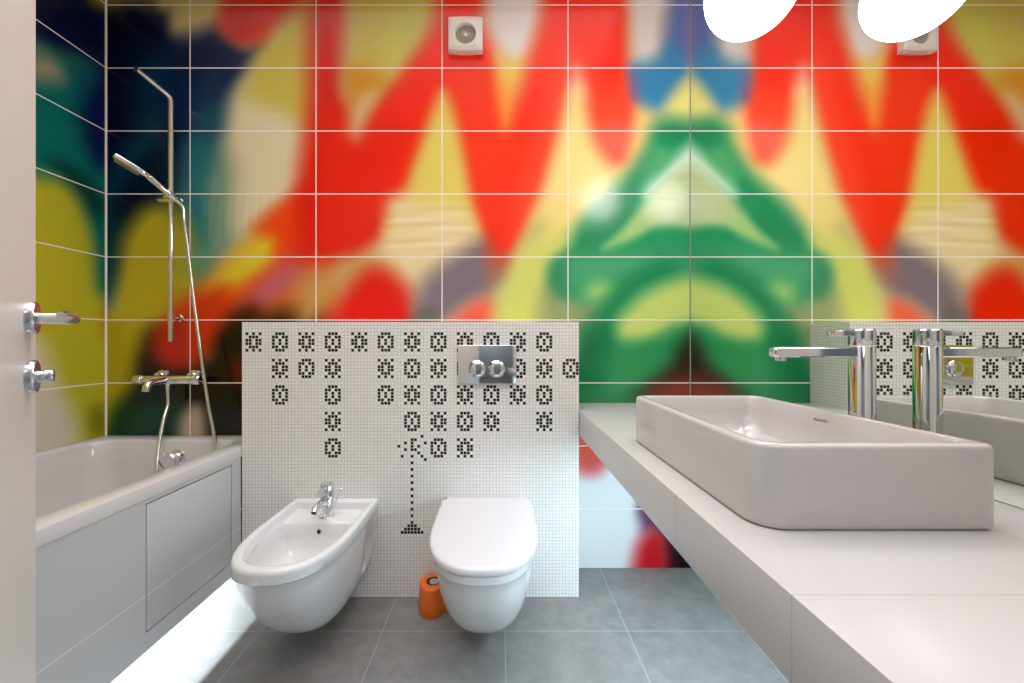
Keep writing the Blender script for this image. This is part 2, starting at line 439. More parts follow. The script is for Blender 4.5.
def paint_left(cv):
    def conv(x, y):  # image pixel to its place on the left wall
        s = (500 - x) / 1.876
        return (YB - 400 / s, EYE + (342 - y) / s)      # distance from the back wall corner, height
    poly, blob = painter(cv, conv, 1 / 225)
    cv.c[:] = (192, 180, 44)
    poly((8, 22, 72), 10, [(-40, -300), (120, -80), (112, 62), (70, 60), (30, 44), (-40, 20)])
    poly((8, 14, 54), 10, [(-20, -60), (90, 0), (106, 40), (106, 64), (70, 44), (20, 20), (-20, 0)], 0.8)
    poly((156, 134, 32), 8, [(84, -40), (112, -40), (112, 10), (100, 8), (90, 0)])
    poly((12, 104, 100), 10, [(20, 50), (60, 54), (100, 64), (112, 84), (112, 300), (96, 292), (90, 240), (74, 206), (60, 190), (20, 180)])
    poly((12, 22, 80), 10, [(96, 70), (112, 60), (112, 150), (100, 166), (86, 150), (78, 116), (84, 96)])
    poly((14, 100, 112), 10, [(60, 66), (88, 66), (92, 84), (72, 98), (58, 90)], 0.7)
    poly((166, 152, 120), 8, [(28, 56), (44, 54), (60, 66), (64, 80), (50, 86), (30, 80)])
    poly((10, 114, 98), 14, [(30, 96), (70, 100), (78, 130), (84, 158), (60, 170), (30, 164)], 0.8)
    poly((6, 52, 48), 8, [(52, 164), (70, 166), (98, 190), (104, 210), (90, 214), (70, 190)], 0.8)
    poly((190, 180, 42), 10, [(-20, 178), (40, 176), (64, 184), (80, 204), (88, 240), (94, 290), (112, 310), (112, 430), (20, 460), (-20, 460)])
    blob((196, 128, 22), 7, 106, 322, 5, 14, 0, 0.7)
    poly((214, 204, 182), 9, [(-40, 330), (30, 336), (46, 346), (58, 380), (72, 408), (80, 432), (70, 470), (-40, 520)])
    blob((110, 104, 20), 8, 98, 420, 8, 14, 0, 0.7)
    # the rest of the wall, nearer the door
    poly((206, 186, 146), 16, [(-60, 200), (-10, 190), (10, 300), (-10, 420), (-60, 420)], 0.5)

def mural_material(name, ax_h, joints):
    return tile_mat(name, rgb(200, 180, 150), joints, GROUT, rough=0.20, spec=0.40, attr='mural')

# ------------------------------------------------------------------ the setting
nx, nz = 300, 300
xs = np.linspace(XL, XR, nx); zs = np.linspace(0, ZC, nz)
Xg, Zg = np.meshgrid(xs, zs, indexing='ij')
cv = Canvas(Xg, Zg); paint_back(cv)
# brushy streaks in the tan passages
def streaks(cv, poly, freq, axis, amp):
    sd = cv.sdf([((x - 500) / 210, EYE + (342 - y) / 210) for x, y in poly])
    t = np.clip((0.05 - sd) / 0.08, 0, 1)
    q = (cv.Z if axis == 'h' else cv.X); r = (cv.X if axis == 'h' else cv.Z)
    w = np.sin(q * freq + 1.3 * np.sin(r * 9)) * 0.6 + np.sin(q * freq * 1.7 + 2.1 * np.sin(r * 5)) * 0.4
    cv.c = cv.c + (t * w)[..., None] * np.array(amp)
streaks(cv, [(386, 210), (468, 208), (474, 250), (390, 250)], 95, 'h', (8, 10, 17))
streaks(cv, [(236, 136), (304, 134), (300, 185), (236, 190)], 150, 'v', (.5, 1, 3))
streaks(cv, [(204, 194), (280, 194), (262, 216), (236, 236), (204, 240)], 150, 'v', (6, 5, 9))
streaks(cv, [(236, 92), (300, 90), (300, 126), (232, 126)], 120, 'h', (1, 2, 5))
streaks(cv, [(660, 175), (690, 160), (690, 225), (655, 225)], 120, 'h', (2, 2, 3))
Pb = np.stack([Xg, np.full_like(Xg, YB), Zg], -1)
mb = mural_material('mural_tiles_back', 'X', [('X', 0.324, 0.6, 0.0050), ('Z', 0.281, 0.3, 0.0050), ('X', XL, 50, 0.012)])
tag(wall_mesh('wall_back', Pb, cv.c, mb), 'tiled back wall with colourful abstract spray mural', kind='structure')

ys = np.linspace(0, YB - YF, 150)
Yg, Zl = np.meshgrid(ys, zs, indexing='ij')
cl = Canvas(Yg, Zl); paint_left(cl)
Pl = np.stack([np.full_like(Yg, XL), YB - Yg, Zl], -1)[:, ::-1]
ml = mural_material('mural_tiles_left', 'Y', [('Y', YB - 0.45, 0.6, 0.0050), ('Z', 0.281, 0.3, 0.0050), ('Y', YB, 50, 0.012)])
tag(wall_mesh('wall_left', Pl, cl.c[:, ::-1], ml), 'tiled left wall with colourful abstract spray mural', kind='structure')

floor_mat = tile_mat('grey_floor_tiles', rgb(124, 120, 117), [('X', 0.0186, 0.456, 0.0045), ('Y', 1.489, 0.456, 0.0042)], rgb(150, 149, 148),
                     rough=0.42, spec=0.4, noise=0.22, nscale=11.0, detail=0.75)
tag(obj('floor', boxbm(XL, XR, -1.9, YB, -0.05, 0.0), floor_mat), 'grey square floor tiles', kind='structure')
tag(obj('ceiling', boxbm(XL, XR, YF, YB, ZC, ZC + 0.05), paint), 'white ceiling', kind='structure')
right_tile = tile_mat('white_wall_tiles', rgb(222, 224, 224), [('Y', 1.66, 0.6, 0.004), ('Z', 0.281, 0.3, 0.004)], rgb(200, 200, 198), rough=0.25)
tag(obj('wall_right', boxbm(XR, XR + 0.05, YF, YB, 0, ZC), right_tile), 'white wall behind the mirror', kind='structure')
DX0, DX1, DZ = -0.33, 0.52, 2.08
bm = bmesh.new()
box(bm, XL, DX0, YF - 0.12, YF, 0, ZC); box(bm, DX1, XR, YF - 0.12, YF, 0, ZC); box(bm, DX0, DX1, YF - 0.12, YF, DZ, ZC)
tag(obj('wall_front', bm, paint), 'white door wall', kind='structure')
bm = bmesh.new()
box(bm, -1.2, -1.15, -1.9, YF - 0.12, 0, 2.6); box(bm, 1.15, 1.2, -1.9, YF - 0.12, 0, 2.6)
box(bm, -1.2, 1.2, -1.95, -1.9, 0, 2.6); box(bm, -1.2, 1.2, -1.9, YF - 0.12, 2.6, 2.65)
tag(obj('wall_hall', bm, hall_paint), 'grey walls of the hall outside', kind='structure')

# ------------------------------------------------------------------ low mosaic partition
NC, NR = 102, 83
pu, pv = (PX1 - PX0) / NC, PZ / NR
MED_A = [".XXX.", "XX.XX", "X.X.X", "X.X.X", "XX.XX", ".XXX."]
MED_B = ["X.X.X", ".XXX.", "XX.XX", "XX.XX", ".XXX.", "X.X.X"]
black = set()
rows = {3: [3, 11, 19, 27, 35, 43, 51, 59, 67, 75, 83, 91], 11: [11, 19, 27, 43, 51, 59, 67, 75, 83, 91, 99],
        19: [11, 27, 43, 51, 59, 67, 75, 83, 91], 27: [27, 51, 59, 67, 75, 91], 35: [27, 59, 67]}
for r0, cs in rows.items():
    for c in cs:
        sp = MED_A if ((c - 3) // 8 + (r0 - 3) // 8) % 2 else MED_B
        for dr, line in enumerate(sp):
            for dc, ch in enumerate(line):
                if ch == 'X': black.add((c - 2 + dc, r0 + dr))
for c, r in [(47, 37), (49, 36), (49, 38), (51, 35), (52, 35), (51, 36), (51, 37), (53, 37), (51, 38), (52, 38), (53, 39), (54, 40), (55, 41),
             (54, 34), (55, 36), (48, 40)]:
    black.add((c, r))
for r in range(40, 59, 2): black.add((51, r))
for i in range(4):
    for c in range(51 - i, 52 + i): black.add((c, 60 + i))

def mosaic_mat(name, base):
    m = mat(name, base, 0.22, 0, 0.45)
    nt = m.node_tree; b = nt.nodes['Principled BSDF']
    uv = nt.nodes.new('ShaderNodeUVMap'); uv.uv_map = 'UVMap'
    sep = nt.nodes.new('ShaderNodeSeparateXYZ'); nt.links.new(uv.outputs[0], sep.inputs[0])
    ds = []
    for ax in 'XY':
        f = math_node(nt, 'FRACT', sep.outputs[ax])
        ds.append(math_node(nt, 'ABSOLUTE', math_node(nt, 'SUBTRACT', f, 0.5)))
    # slightly rounded glass pieces: superellipse distance
    d = math_node(nt, 'POWER', math_node(nt, 'ADD', math_node(nt, 'POWER', ds[0], 5.0), math_node(nt, 'POWER', ds[1], 5.0)), 0.2)
    mask = math_node(nt, 'GREATER_THAN', d, 0.42)
    wn = nt.nodes.new('ShaderNodeTexWhiteNoise'); wn.noise_dimensions = '2D'
    fl = nt.nodes.new('ShaderNodeVectorMath'); fl.operation = 'FLOOR'
    nt.links.new(uv.outputs[0], fl.inputs[0]); nt.links.new(fl.outputs[0], wn.inputs['Vector'])
    sc = nt.nodes.new('ShaderNodeVectorMath'); sc.operation = 'SCALE'; sc.inputs[0].default_value = base[:3]
    nt.links.new(math_node(nt, 'MULTIPLY_ADD', wn.outputs['Value'], 0.07, 0.95), sc.inputs['Scale'])
    mx = nt.nodes.new('ShaderNodeMix'); mx.data_type = 'RGBA'
    nt.links.new(sc.outputs[0], mx.inputs['A']); mx.inputs['B'].default_value = rgb(203, 199, 195)
    nt.links.new(mask, mx.inputs['Factor']); nt.links.new(mx.outputs['Result'], b.inputs['Base Color'])
    nt.links.new(math_node(nt, 'MULTIPLY_ADD', mask, 0.55, 0.22), b.inputs['Roughness'])
    bp = nt.nodes.new('ShaderNodeBump'); bp.inputs['Strength'].default_value = 0.4; bp.inputs['Distance'].default_value = 0.001
    nt.links.new(math_node(nt, 'SUBTRACT', 1.0, mask), bp.inputs['Height']); nt.links.new(bp.outputs['Normal'], b.inputs['Normal'])
    return m
mos_white = mosaic_mat('white_mosaic', rgb(240, 236, 233))
mos_black = mosaic_mat('black_mosaic', rgb(34, 31, 32))
bm = bmesh.new(); uvl = bm.loops.layers.uv.new('UVMap')
def quad(pts, uvs, mi=0):
    f = bm.faces.new([bm.verts.new(p) for p in pts]); f.material_index = mi
    for l, u in zip(f.loops, uvs): l[uvl].uv = u
V = [[bm.verts.new((PX0 + i * pu, YP, PZ - j * pv)) for j in range(NR + 1)] for i in range(NC + 1)]
for i in range(NC):
    for j in range(NR):
        f = bm.faces.new((V[i][j], V[i][j + 1], V[i + 1][j + 1], V[i + 1][j]))
        f.material_index = 1 if (i, j) in black else 0
        for l, u in zip(f.loops, ((i, j), (i, j + 1), (i + 1, j + 1), (i + 1, j))): l[uvl].uv = u
nd = (YB - YP) / pu
quad([(PX1, YP, PZ), (PX1, YP, 0), (PX1, YB, 0), (PX1, YB, PZ)], [(0, 0), (0, NR), (nd, NR), (nd, 0)])
quad([(PX0, YB, PZ), (PX0, YB, 0), (PX0, YP, 0), (PX0, YP, PZ)], [(0, 0), (0, NR), (nd, NR), (nd, 0)])
quad([(PX0, YP, PZ), (PX1, YP, PZ), (PX1, YB, PZ), (PX0, YB, PZ)], [(0, 0), (NC, 0), (NC, nd), (0, nd)])
part = obj('wall_partition', bm, [mos_white, mos_black], recalc=False)
tag(part, 'low white mosaic partition with black mosaic ornaments behind toilet and bidet', kind='structure')

# ------------------------------------------------------------------ door leaf, standing open
ang = math.radians(39)                                    # direction of the leaf, turned left of straight ahead
dvec = Vector((-math.sin(ang), math.cos(ang), 0)); nvec = Vector((math.cos(ang), math.sin(ang), 0))
edge = Vector((-0.7755, 0.6685, 0))                       # free vertical edge of the leaf
DW, DT = 0.76, 0.04
# local frame: x along the leaf from hinge to free edge, y away from the visible face, z up
hinge = edge - dvec * DW
door = thing('door_1', 'white door leaf standing open at the left edge of the photo', 'door', hinge)
door['kind'] = 'structure'
door.matrix_world = Matrix(((dvec.x, -nvec.x, 0, hinge.x), (dvec.y, -nvec.y, 0, hinge.y), (0, 0, 1, 0), (0, 0, 0, 1)))
obj('door_leaf', boxbm(0, DW, 0, DT, 0.012, 2.05, 0.002), door_paint, door)
hx, hz = DW - 0.046, 1.114
bm = lathebm((hx, 0, hz), (0, -1, 0), [(-0.002, 0.026), (0.008, 0.026), (0.010, 0.0245), (0.0105, 0.012)], 40)
obj('handle_rose', bm, soft_chrome, door)
sp = spline([(hx, -0.008, hz), (hx, -0.034, hz), (hx - 0.003, -0.044, hz), (hx - 0.012, -0.050, hz), (hx - 0.03, -0.052, hz), (hx - 0.105, -0.052, hz)], 6)
obj('lever_handle', tubebm(sp, [0.0092] * (len(sp) - 2) + [0.0080, 0.0055], 20), soft_chrome, door)
tz = 1.021
bm = lathebm((hx, 0, tz), (0, -1, 0), [(-0.002, 0.026), (0.008, 0.026), (0.010, 0.0245), (0.0105, 0.012)], 40)
rose = obj('lock_rose', bm, soft_chrome, door)
bm = bmesh.new()
lathe(bm, (hx, -0.009, tz), (0, -1, 0), [(0, 0.009), (0.006, 0.009), (0.008, 0.008)], 24)
lathe(bm, (hx, -0.016, tz), (0, -1, 0), [(0, 0.007), (0.002, 0.0105), (0.010, 0.0105), (0.012, 0.009)], 24)
obj('thumb_turn', bm, soft_chrome, rose)

# ------------------------------------------------------------------ bathtub
TX0, TX1, TY0, TY1 = XL + 0.002, -1.089, 0.205, YB - 0.002
TX1R = TX1 - 0.002
TZ = 0.633
tub = thing('bathtub', 'white built-in bathtub with tiled front panel against the colourful left wall', 'bathtub', (TX0, TY0, 0))
def T(bm_):
    bmesh.ops.translate(bm_, vec=(-TX0, -TY0, 0), verts=bm_.verts); return bm_
rin = (0.10, 0.10, 0.09, 0.09)
rings = [rrect(TX0, TX1R, TY0, TY1, 0.004, TZ - 0.042),
         rrect(TX0, TX1R, TY0, TY1, 0.004, TZ - 0.006),
         rrect(TX0 + 0.002, TX1R - 0.002, TY0 + 0.002, TY1 - 0.002, 0.005, TZ - 0.0015),
         rrect(TX0 + 0.006, TX1R - 0.006, TY0 + 0.006, TY1 - 0.006, 0.006, TZ)]
a, b, c, d = TX0 + 0.055, TX1R - 0.072, TY0 + 0.08, TY1 - 0.085
rings += [rrect(a, b, c, d, rin, TZ),
          rrect(a + 0.004, b - 0.004, c + 0.004, d - 0.004, rin, TZ - 0.002),
          rrect(a + 0.009, b - 0.009, c + 0.01, d - 0.009, rin, TZ - 0.010),
          rrect(a + 0.022, b - 0.020, c + 0.03, d - 0.020, rin, TZ - 0.10),
          rrect(a + 0.042, b - 0.040, c + 0.12, d - 0.040, 0.10, TZ - 0.26),
          rrect(a + 0.062, b - 0.060, c + 0.22, d - 0.065, 0.11, TZ - 0.32),
          rrect(a + 0.11, b - 0.11, c + 0.34, d - 0.13, 0.10, TZ - 0.345),
          rrect(a + 0.2, b - 0.2, c + 0.6, d - 0.4, 0.08, TZ - 0.35)]
bm = loft(bmesh.new(), rings, False, True)
obj('tub_shell', T(bm), acrylic, tub)
# tile-clad front panel with the cut-out for the access flap
PYA, PYB, PZA, PZB = 1.238, 1.626, 0.180, 0.572
ax0, ax1, az0, az1 = TX1 - 0.014, TX1 - 0.004, 0.12, TZ - 0.043
panel_mat = tile_mat('white_panel_tiles', rgb(193, 193, 194), [('Z', 0.293, 0.9, 0.003)], rgb(228, 224, 220), rough=0.35, spec=0.4)
bm = bmesh.new()
box(bm, ax0, ax1, TY0, PYA - 0.004, az0, az1)
box(bm, ax0, ax1, PYB + 0.004, YP - 0.001, az0, az1)
box(bm, ax0, ax1, PYA - 0.004, PYB + 0.004, az0, PZA - 0.004)
box(bm, ax0, ax1, PYA - 0.004, PYB + 0.004, PZB + 0.004, az1)
obj('front_panel', T(bm), panel_mat, tub)
bm = boxbm(ax0 - 0.02, ax0 - 0.001, PYA - 0.02, PYB + 0.02, PZA - 0.02, PZB + 0.014)  # near-black sheet, paints the shade seen through the gap round the flap
obj('flap_gap_shade', T(bm), dark, tub)
bm = boxbm(ax0, ax1, PYA, PYB, PZA, PZB, 0.0012)
obj('access_flap', T(bm), panel_mat, tub)
# overflow knob on the end of the tub
oy = d - 0.026
bm = lathebm((-1.452, oy + 0.016, 0.553), (0.0, -1, 0.03), [(0, 0.038), (0.010, 0.039), (0.018, 0.036), (0.021, 0.027), (0.036, 0.027), (0.042, 0.035), (0.062, 0.036), (0.067, 0.032), (0.068, 0.0)], 40, False)
tag(obj('overflow_knob', T(bm), chrome, tub), 'round chrome overflow knob')
# ------------------------------------------------------------------ bath mixer
WY = YB
mx0 = thing('bath_mixer', 'chrome bath mixer on the wall above the bathtub end', 'tap', (-1.535, YB, 0.90))
def L(bm_, o=(-1.535, YB, 0.90)):
    bmesh.ops.translate(bm_, vec=tuple(-v for v in o), verts=bm_.verts); return bm_
my, mz = YB - 0.055, 0.901
obj('mixer_body', L(lathebm((-1.643, my, mz), (1, 0, 0), [(0, 0.020), (0.004, 0.0215), (0.213, 0.0215), (0.217, 0.020)], 32)), chrome, mx0)
for px, nm in ((-1.645, 0), (-1.420, 1)):
    pr = [(0, 0.017), (0.005, 0.0235), (0.036, 0.0235), (0.043, 0.019), (0.045, 0.008)]
    if nm == 0: obj('flow_handle', L(lathebm((px + 0.0, my, mz), (-1, 0, 0), pr, 32)), chrome, mx0)
    else: obj('temperature_handle', L(lathebm((px - 0.006, my, mz), (1, 0, 0), pr, 32)), chrome, mx0)
for px in (-1.592, -1.44):
    bm = lathebm((px, YB - 0.0005, mz + 0.017), (0, -1, 0), [(0, 0.030), (0.012, 0.030), (0.024, 0.026), (0.028, 0.014), (0.05, 0.014)], 32)
    obj('wall_escutcheon', L(bm), chrome, mx0)
sp = spline([(-1.535, my, mz), (-1.535, my - 0.05, mz - 0.003), (-1.535, my - 0.09, mz - 0.006), (-1.535, my - 0.108, mz - 0.016), (-1.535, my - 0.114, mz - 0.042)], 6)
obj('bath_spout', L(tubebm(sp, [0.0145] * (len(sp) - 6) + [0.016] * 6, 20)), chrome, mx0)
obj('hose_outlet', L(lathebm((-1.535, my, mz - 0.018), (0, 0, -1), [(0, 0.010), (0.02, 0.010), (0.022, 0.0085), (0.03, 0.0085)], 20)), chrome, mx0)

# ------------------------------------------------------------------ shower rail with slider, hand shower and hose
RX, RY = -1.518, YB - 0.06
rail = thing('shower_rail', 'slim chrome shower rail bent forward at its top on the dark blue wall', 'shower rail', (RX, YB, 1.0))
def LR(b_): return L(b_, (RX, YB, 1.0))
s_ = [(RX, RY, 1.078), (RX, RY, 1.4), (RX, RY, 1.8), (RX, RY, 2.185), (RX - 0.001, RY - 0.004, 2.200), (RX - 0.003, RY - 0.014, 2.207), (RX - 0.012, RY - 0.165, 2.222)]
obj('rail_tube', LR(tubebm(s_, 0.0112, 20)), chrome, rail)
bm = bmesh.new()
lathe(bm, (RX, YB - 0.0005, 1.190), (0, -1, 0), [(0, 0.018), (0.006, 0.018), (0.008, 0.0125), (0.052, 0.0125)], 24)
lathe(bm, (RX, RY, 1.174), (0, 0, 1), [(0, 0.0145), (0.032, 0.0145)], 24)
obj('wall_bracket', LR(bm), chrome, rail)
SZ = 1.742
bm = bmesh.new()
lathe(bm, (RX, RY, SZ - 0.022), (0, 0, 1), [(0, 0.016), (0.003, 0.0175), (0.041, 0.0175), (0.044, 0.016)], 24)
lathe(bm, (RX - 0.052, RY - 0.006, SZ - 0.012), (1, 0, 0), [(0, 0.010), (0.004, 0.0125), (0.05, 0.0125)], 20)
lathe(bm, (RX, YB - 0.0005, SZ + 0.004), (0, -1, 0), [(0, 0.016), (0.006, 0.016), (0.008, 0.0105), (0.052, 0.0105)], 24)
sl = obj('slider', LR(bm), chrome, rail)
hd = Vector((-0.40, -0.60, 0.56)).normalized()            # the hand shower points left, forward and a little up
grip = Vector((RX + 0.030, RY - 0.045, SZ - 0.004))
bm = bmesh.new()
lathe(bm, grip - hd * 0.014, hd, [(0, 0.014), (0.003, 0.0165), (0.028, 0.0175), (0.032, 0.015)], 24)
box(bm, RX - 0.006, RX + 0.024, RY - 0.04, RY - 0.012, SZ - 0.014, SZ + 0.010, 0.003)
obj('shower_holder', LR(bm), chrome, sl)

hs = thing('hand_shower', 'chrome hand shower resting in the rail holder', 'hand shower', tuple(grip))
def LH(b_): return L(b_, tuple(grip))
p0 = grip - hd * 0.03
obj('shower_grip', LH(lathebm(p0, hd, [(0, 0.009), (0.01, 0.0105), (0.08, 0.0120), (0.118, 0.0130), (0.122, 0.010)], 24)), chrome, hs)
hdir = Vector((-0.55, -0.58, 0.40)).normalized()
p1 = p0 + hd * 0.120
nrm = Vector((-0.30, -0.25, -0.92)); nrm = (nrm - hdir * nrm.dot(hdir)).normalized(); side = hdir.cross(nrm)
hl, hw, ht = 0.125, 0.026, 0.012
bm = bmesh.new()
rings = []
for t, kw, kt in ((0, .45, .7), (0.004, .62, .9), (0.02, .8, 1), (0.05, 1, 1), (0.11, 1, 1), (0.121, .9, .9), (0.125, .7, .6)):
    r = []
    for i in range(24):
        q = 2 * PI * i / 24
        cx, sx = math.cos(q), math.sin(q)
        r.append(p1 + hdir * t + side * (math.copysign(abs(cx) ** .5, cx) * hw * kw) + nrm * (math.copysign(abs(sx) ** .5, sx) * ht * kt))
    rings.append(r)
loft(bm, rings, True, True)
obj('shower_head', LH(bm), chrome, hs)
bm = bmesh.new()
q0 = p1 + hdir * 0.03 + nrm * (ht + 0.001)
vs = [q0 + hdir * a_ + side * b_ for a_, b_ in ((0, -0.02), (0.085, -0.02), (0.085, 0.02), (0, 0.02))]
loft(bm, [vs, [v + nrm * 0.002 for v in vs]], True, True)
obj('spray_plate', LH(bm), grey_plastic, hs)

# hose: from the hand shower down into the tub and back up to the mixer
pts = [p0 + hd * 0.004, p0 - hd * 0.03 + Vector((0.004, 0, -0.008)), (-1.440, RY - 0.02, 1.62), (-1.428, RY - 0.012, 1.48), (-1.405, RY - 0.010, 1.27), (-1.362, RY - 0.022, 1.02),
       (-1.318, RY - 0.040, 0.81), (-1.275, RY - 0.060, 0.66), (-1.262, RY - 0.082, 0.57), (-1.275, RY - 0.105, 0.47), (-1.33, RY - 0.125, 0.40), (-1.40, RY - 0.13, 0.385), (-1.45, RY - 0.135, 0.42),
       (-1.482, RY - 0.118, 0.52), (-1.502, RY - 0.085, 0.61), (-1.519, RY - 0.04, 0.72), (-1.530, my - 0.006, 0.79), (-1.535, my - 0.001, 0.845), (-1.535, my, 0.862)]
sp = spline(pts, 12)
bm = tubebm(sp, [0.0072 + (0.0006 if i % 2 else 0) for i in range(len(sp))], 14)
hose = obj('shower_hose', L(bm, (-1.535, my, 0.862)), soft_chrome, None, (-1.535, my, 0.862))
tag(hose, 'long flexible metal shower hose hanging from hand shower into the bathtub', 'hose')

# ------------------------------------------------------------------ wall-hung ceramics
def dring(a, L0, z, back=0.0, pw=2.5, n=40, nb=12, xo=0.0):
    """D-shaped ring: straight back edge on the wall, straight flanks and a superelliptic front; y grows away from wall"""
    out = []
    st = max((L0 - back) * 0.42, 0.0)
    fl = L0 - back - st
    for i in range(8): out.append((-a + xo, back + st * i / 8))
    for i in range(n + 1):
        t = PI * (1 - i / n)
        cx, sy = math.cos(t), math.sin(t)
        out.append((math.copysign(abs(cx) ** (2 / pw), cx) * a + xo, back + st + fl * abs(sy) ** (2 / pw)))
    for i in range(7, -1, -1): out.append((a + xo, back + st * i / 8))
    for i in range(1, nb): out.append((a - 2 * a * i / nb + xo, back))
    return [Vector((x, -y, z)) for x, y in out]

BODY = [(.376, .177, .540), (.372, .174, .533), (.366, .171, .527), (.33, .169, .518), (.28, .165, .498), (.235, .160, .468), (.19, .152, .436), (.15, .141, .404),
        (.12, .129, .374), (.10, .115, .348), (.086, .098, .325), (.077, .076, .303), (.071, .045, .275)]
def body_rings(): return [dring(a, L_, z, back=max(0, (0.12 - z) * 2.2)) for z, a, L_ in BODY]
def dent(bm_):
    # side recess for the fixing screws near the wall
    for v in bm_.verts:
        y, z = -v.co.y, v.co.z
        f = max(0, 1 - abs((y - 0.075) / 0.045)) ** 0.5 * max(0, 1 - abs((z - 0.25) / 0.10)) ** 0.5
        if f > 0 and abs(v.co.x) > 0.05: v.co.x -= math.copysign(f * 0.075, v.co.x)

TXc = -0.055
toilet = thing('toilet', 'white wall-hung toilet with closed lid below the chrome flush plate', 'toilet', (TXc, YP, 0))
rings = [dring(.10, .40, .402, .05), dring(.172, .533, .402), dring(.177, .540, .397)] + body_rings()
bm = loft(bmesh.new(), rings, True, True); 
obj('toilet_bowl', bm, ceramic, toilet)
rings = [dring(.15, .50, .404, .06), dring(.170, .526, .404, .05), dring(.173, .530, .407, .05), dring(.170, .526, .4095, .05)]
obj('seat', loft(bmesh.new(), rings, True, True), plastic, toilet)
lr = [(.180, .536, .4025), (.184, .543, .404), (.185, .544, .407), (.185, .543, .418), (.1835, .540, .4225), (.180, .534, .425), (.175, .525, .426), (.09, .36, .4275)]
rings = [dring(.16, .50, .4105, .07)] + [dring(a, L_, z, .042 if z < .427 else .1, 2.5) for a, L_, z in lr]
obj('lid', loft(bmesh.new(), rings, True, True), plastic, toilet)
bm = boxbm(-.168, .168, -.039, -.003, .402, .4235, .005, 3)
obj('hinge_bar', bm, plastic, toilet)

BXc = -0.690
bidet = thing('bidet', 'white wall-hung bidet with open basin beside the bathtub', 'bidet', (BXc, YP, 0))
top = [dring(.177, .540, .400), dring(.1765, .539, .408), dring(.174, .535, .4135), dring(.171, .531, .416),
       dring(.156, .509, .416, .026), dring(.153, .505, .4135, .029), dring(.150, .501, .406, .032), dring(.146, .496, .392, .036), dring(.143, .492, .386, .040)]
top += [dring(.141, .489, .384, .150), dring(.139, .486, .376, .157), dring(.131, .474, .34, .164), dring(.114, .450, .30, .178), dring(.088, .405, .278, .205), dring(.05, .35, .270, .24)]
rings = list(reversed(body_rings())) + top
bm = loft(bmesh.new(), rings, True, True); dent(bm)
obj('bidet_bowl', bm, ceramic, bidet, angle=50)
bm = bmesh.new()
lathe(bm, (0, -.1605, .352), (0, -1, .18), [(0, .0115), (.003, .0115), (.004, .010), (.004, .008)], 24, False)
obj('overflow_ring', bm, chrome, bidet)
obj('overflow_hole_shade', lathebm((0, -.1620, .352), (0, -1, .18), [(0, .008), (.0025, .008)], 24), dark, bidet)  # near-black disc, its colour stands in for the shade inside the hole
obj('drain', lathebm((0, -.30, .2695), (0, 0, 1), [(0, .024), (.003, .024), (.0045, .020)], 28), chrome, bidet)

bt = thing('bidet_faucet', 'small chrome mixer tap standing on the bidet', 'tap', (BXc + .002, YP - .098, .383))
obj('tap_body', lathebm((0, 0, 0), (0, 0, 1), [(0, .0265), (.003, .0285), (.005, .0255), (.082, .0255), (.084, .024)], 32), chrome, bt)
hdl = obj('lever_cap', lathebm((0, 0, .086), (0, 0, 1), [(0, .0255), (.040, .0255), (.046, .023), (.047, .0)], 32, False), chrome, bt)
bm = bmesh.new()
rings = []
for t, w_, z_ in ((.0, .010, .120), (.03, .010, .121), (.06, .009, .116), (.072, .008, .113)):
    rings.append([Vector((x, -.012 - t, z_ + zz)) for x, zz in ((-w_, -.004), (w_, -.004), (w_, .004), (-w_, .004))])
loft(bm, rings, True, True)
obj('lever', bm, chrome, hdl)
sp = spline([(0, -.012, .058), (0, -.05, .072), (0, -.085, .073), (0, -.104, .067)], 6)
spt = obj('spout', tubebm(sp, [.016] * 6 + [.0135] * (len(sp) - 6), 20), chrome, bt)
bm = bmesh.new(); dd = Vector((0, -.75, -.55)).normalized()
lathe(bm, (0, -.100, .069), dd, [(0, .0125), (.014, .0125), (.0145, .010)], 24)
obj('aerator', bm, chrome, spt)
obj('aerator_opening', lathebm(Vector((0, -.100, .069)) + dd * .0147, dd, [(0, .0098), (.0012, .0095)], 24), rubber, spt)
bm = tubebm([(.014, .012, .030), (.030, .018, .055), (.048, .020, .098)], .0028, 10)
lathe(bm, (.046, .020, .094), (.4, .05, .9), [(0, .003), (.002, .0052), (.010, .0052), (.012, .003)], 16)
obj('pull_rod', bm, chrome, bt)

# ------------------------------------------------------------------ flush plate
fp = thing('flush_plate', 'shiny chrome dual flush plate with two round buttons on the mosaic', 'flush plate', (-.054, YP, .981))
obj('plate', boxbm(-.123, .123, -.011, -.0005, -.082, .082, .0025, 3), chrome, fp)
for x in (-.042, .040):
    bm = lathebm((x, -.0105, -.018), (0, -1, 0), [(0, .036), (.003, .036), (.005, .034), (.0045, .031), (.006, .029), (.0085, .022), (.0095, .012), (.0098, .0)], 40, False)
    obj('button', bm, chrome, fp)

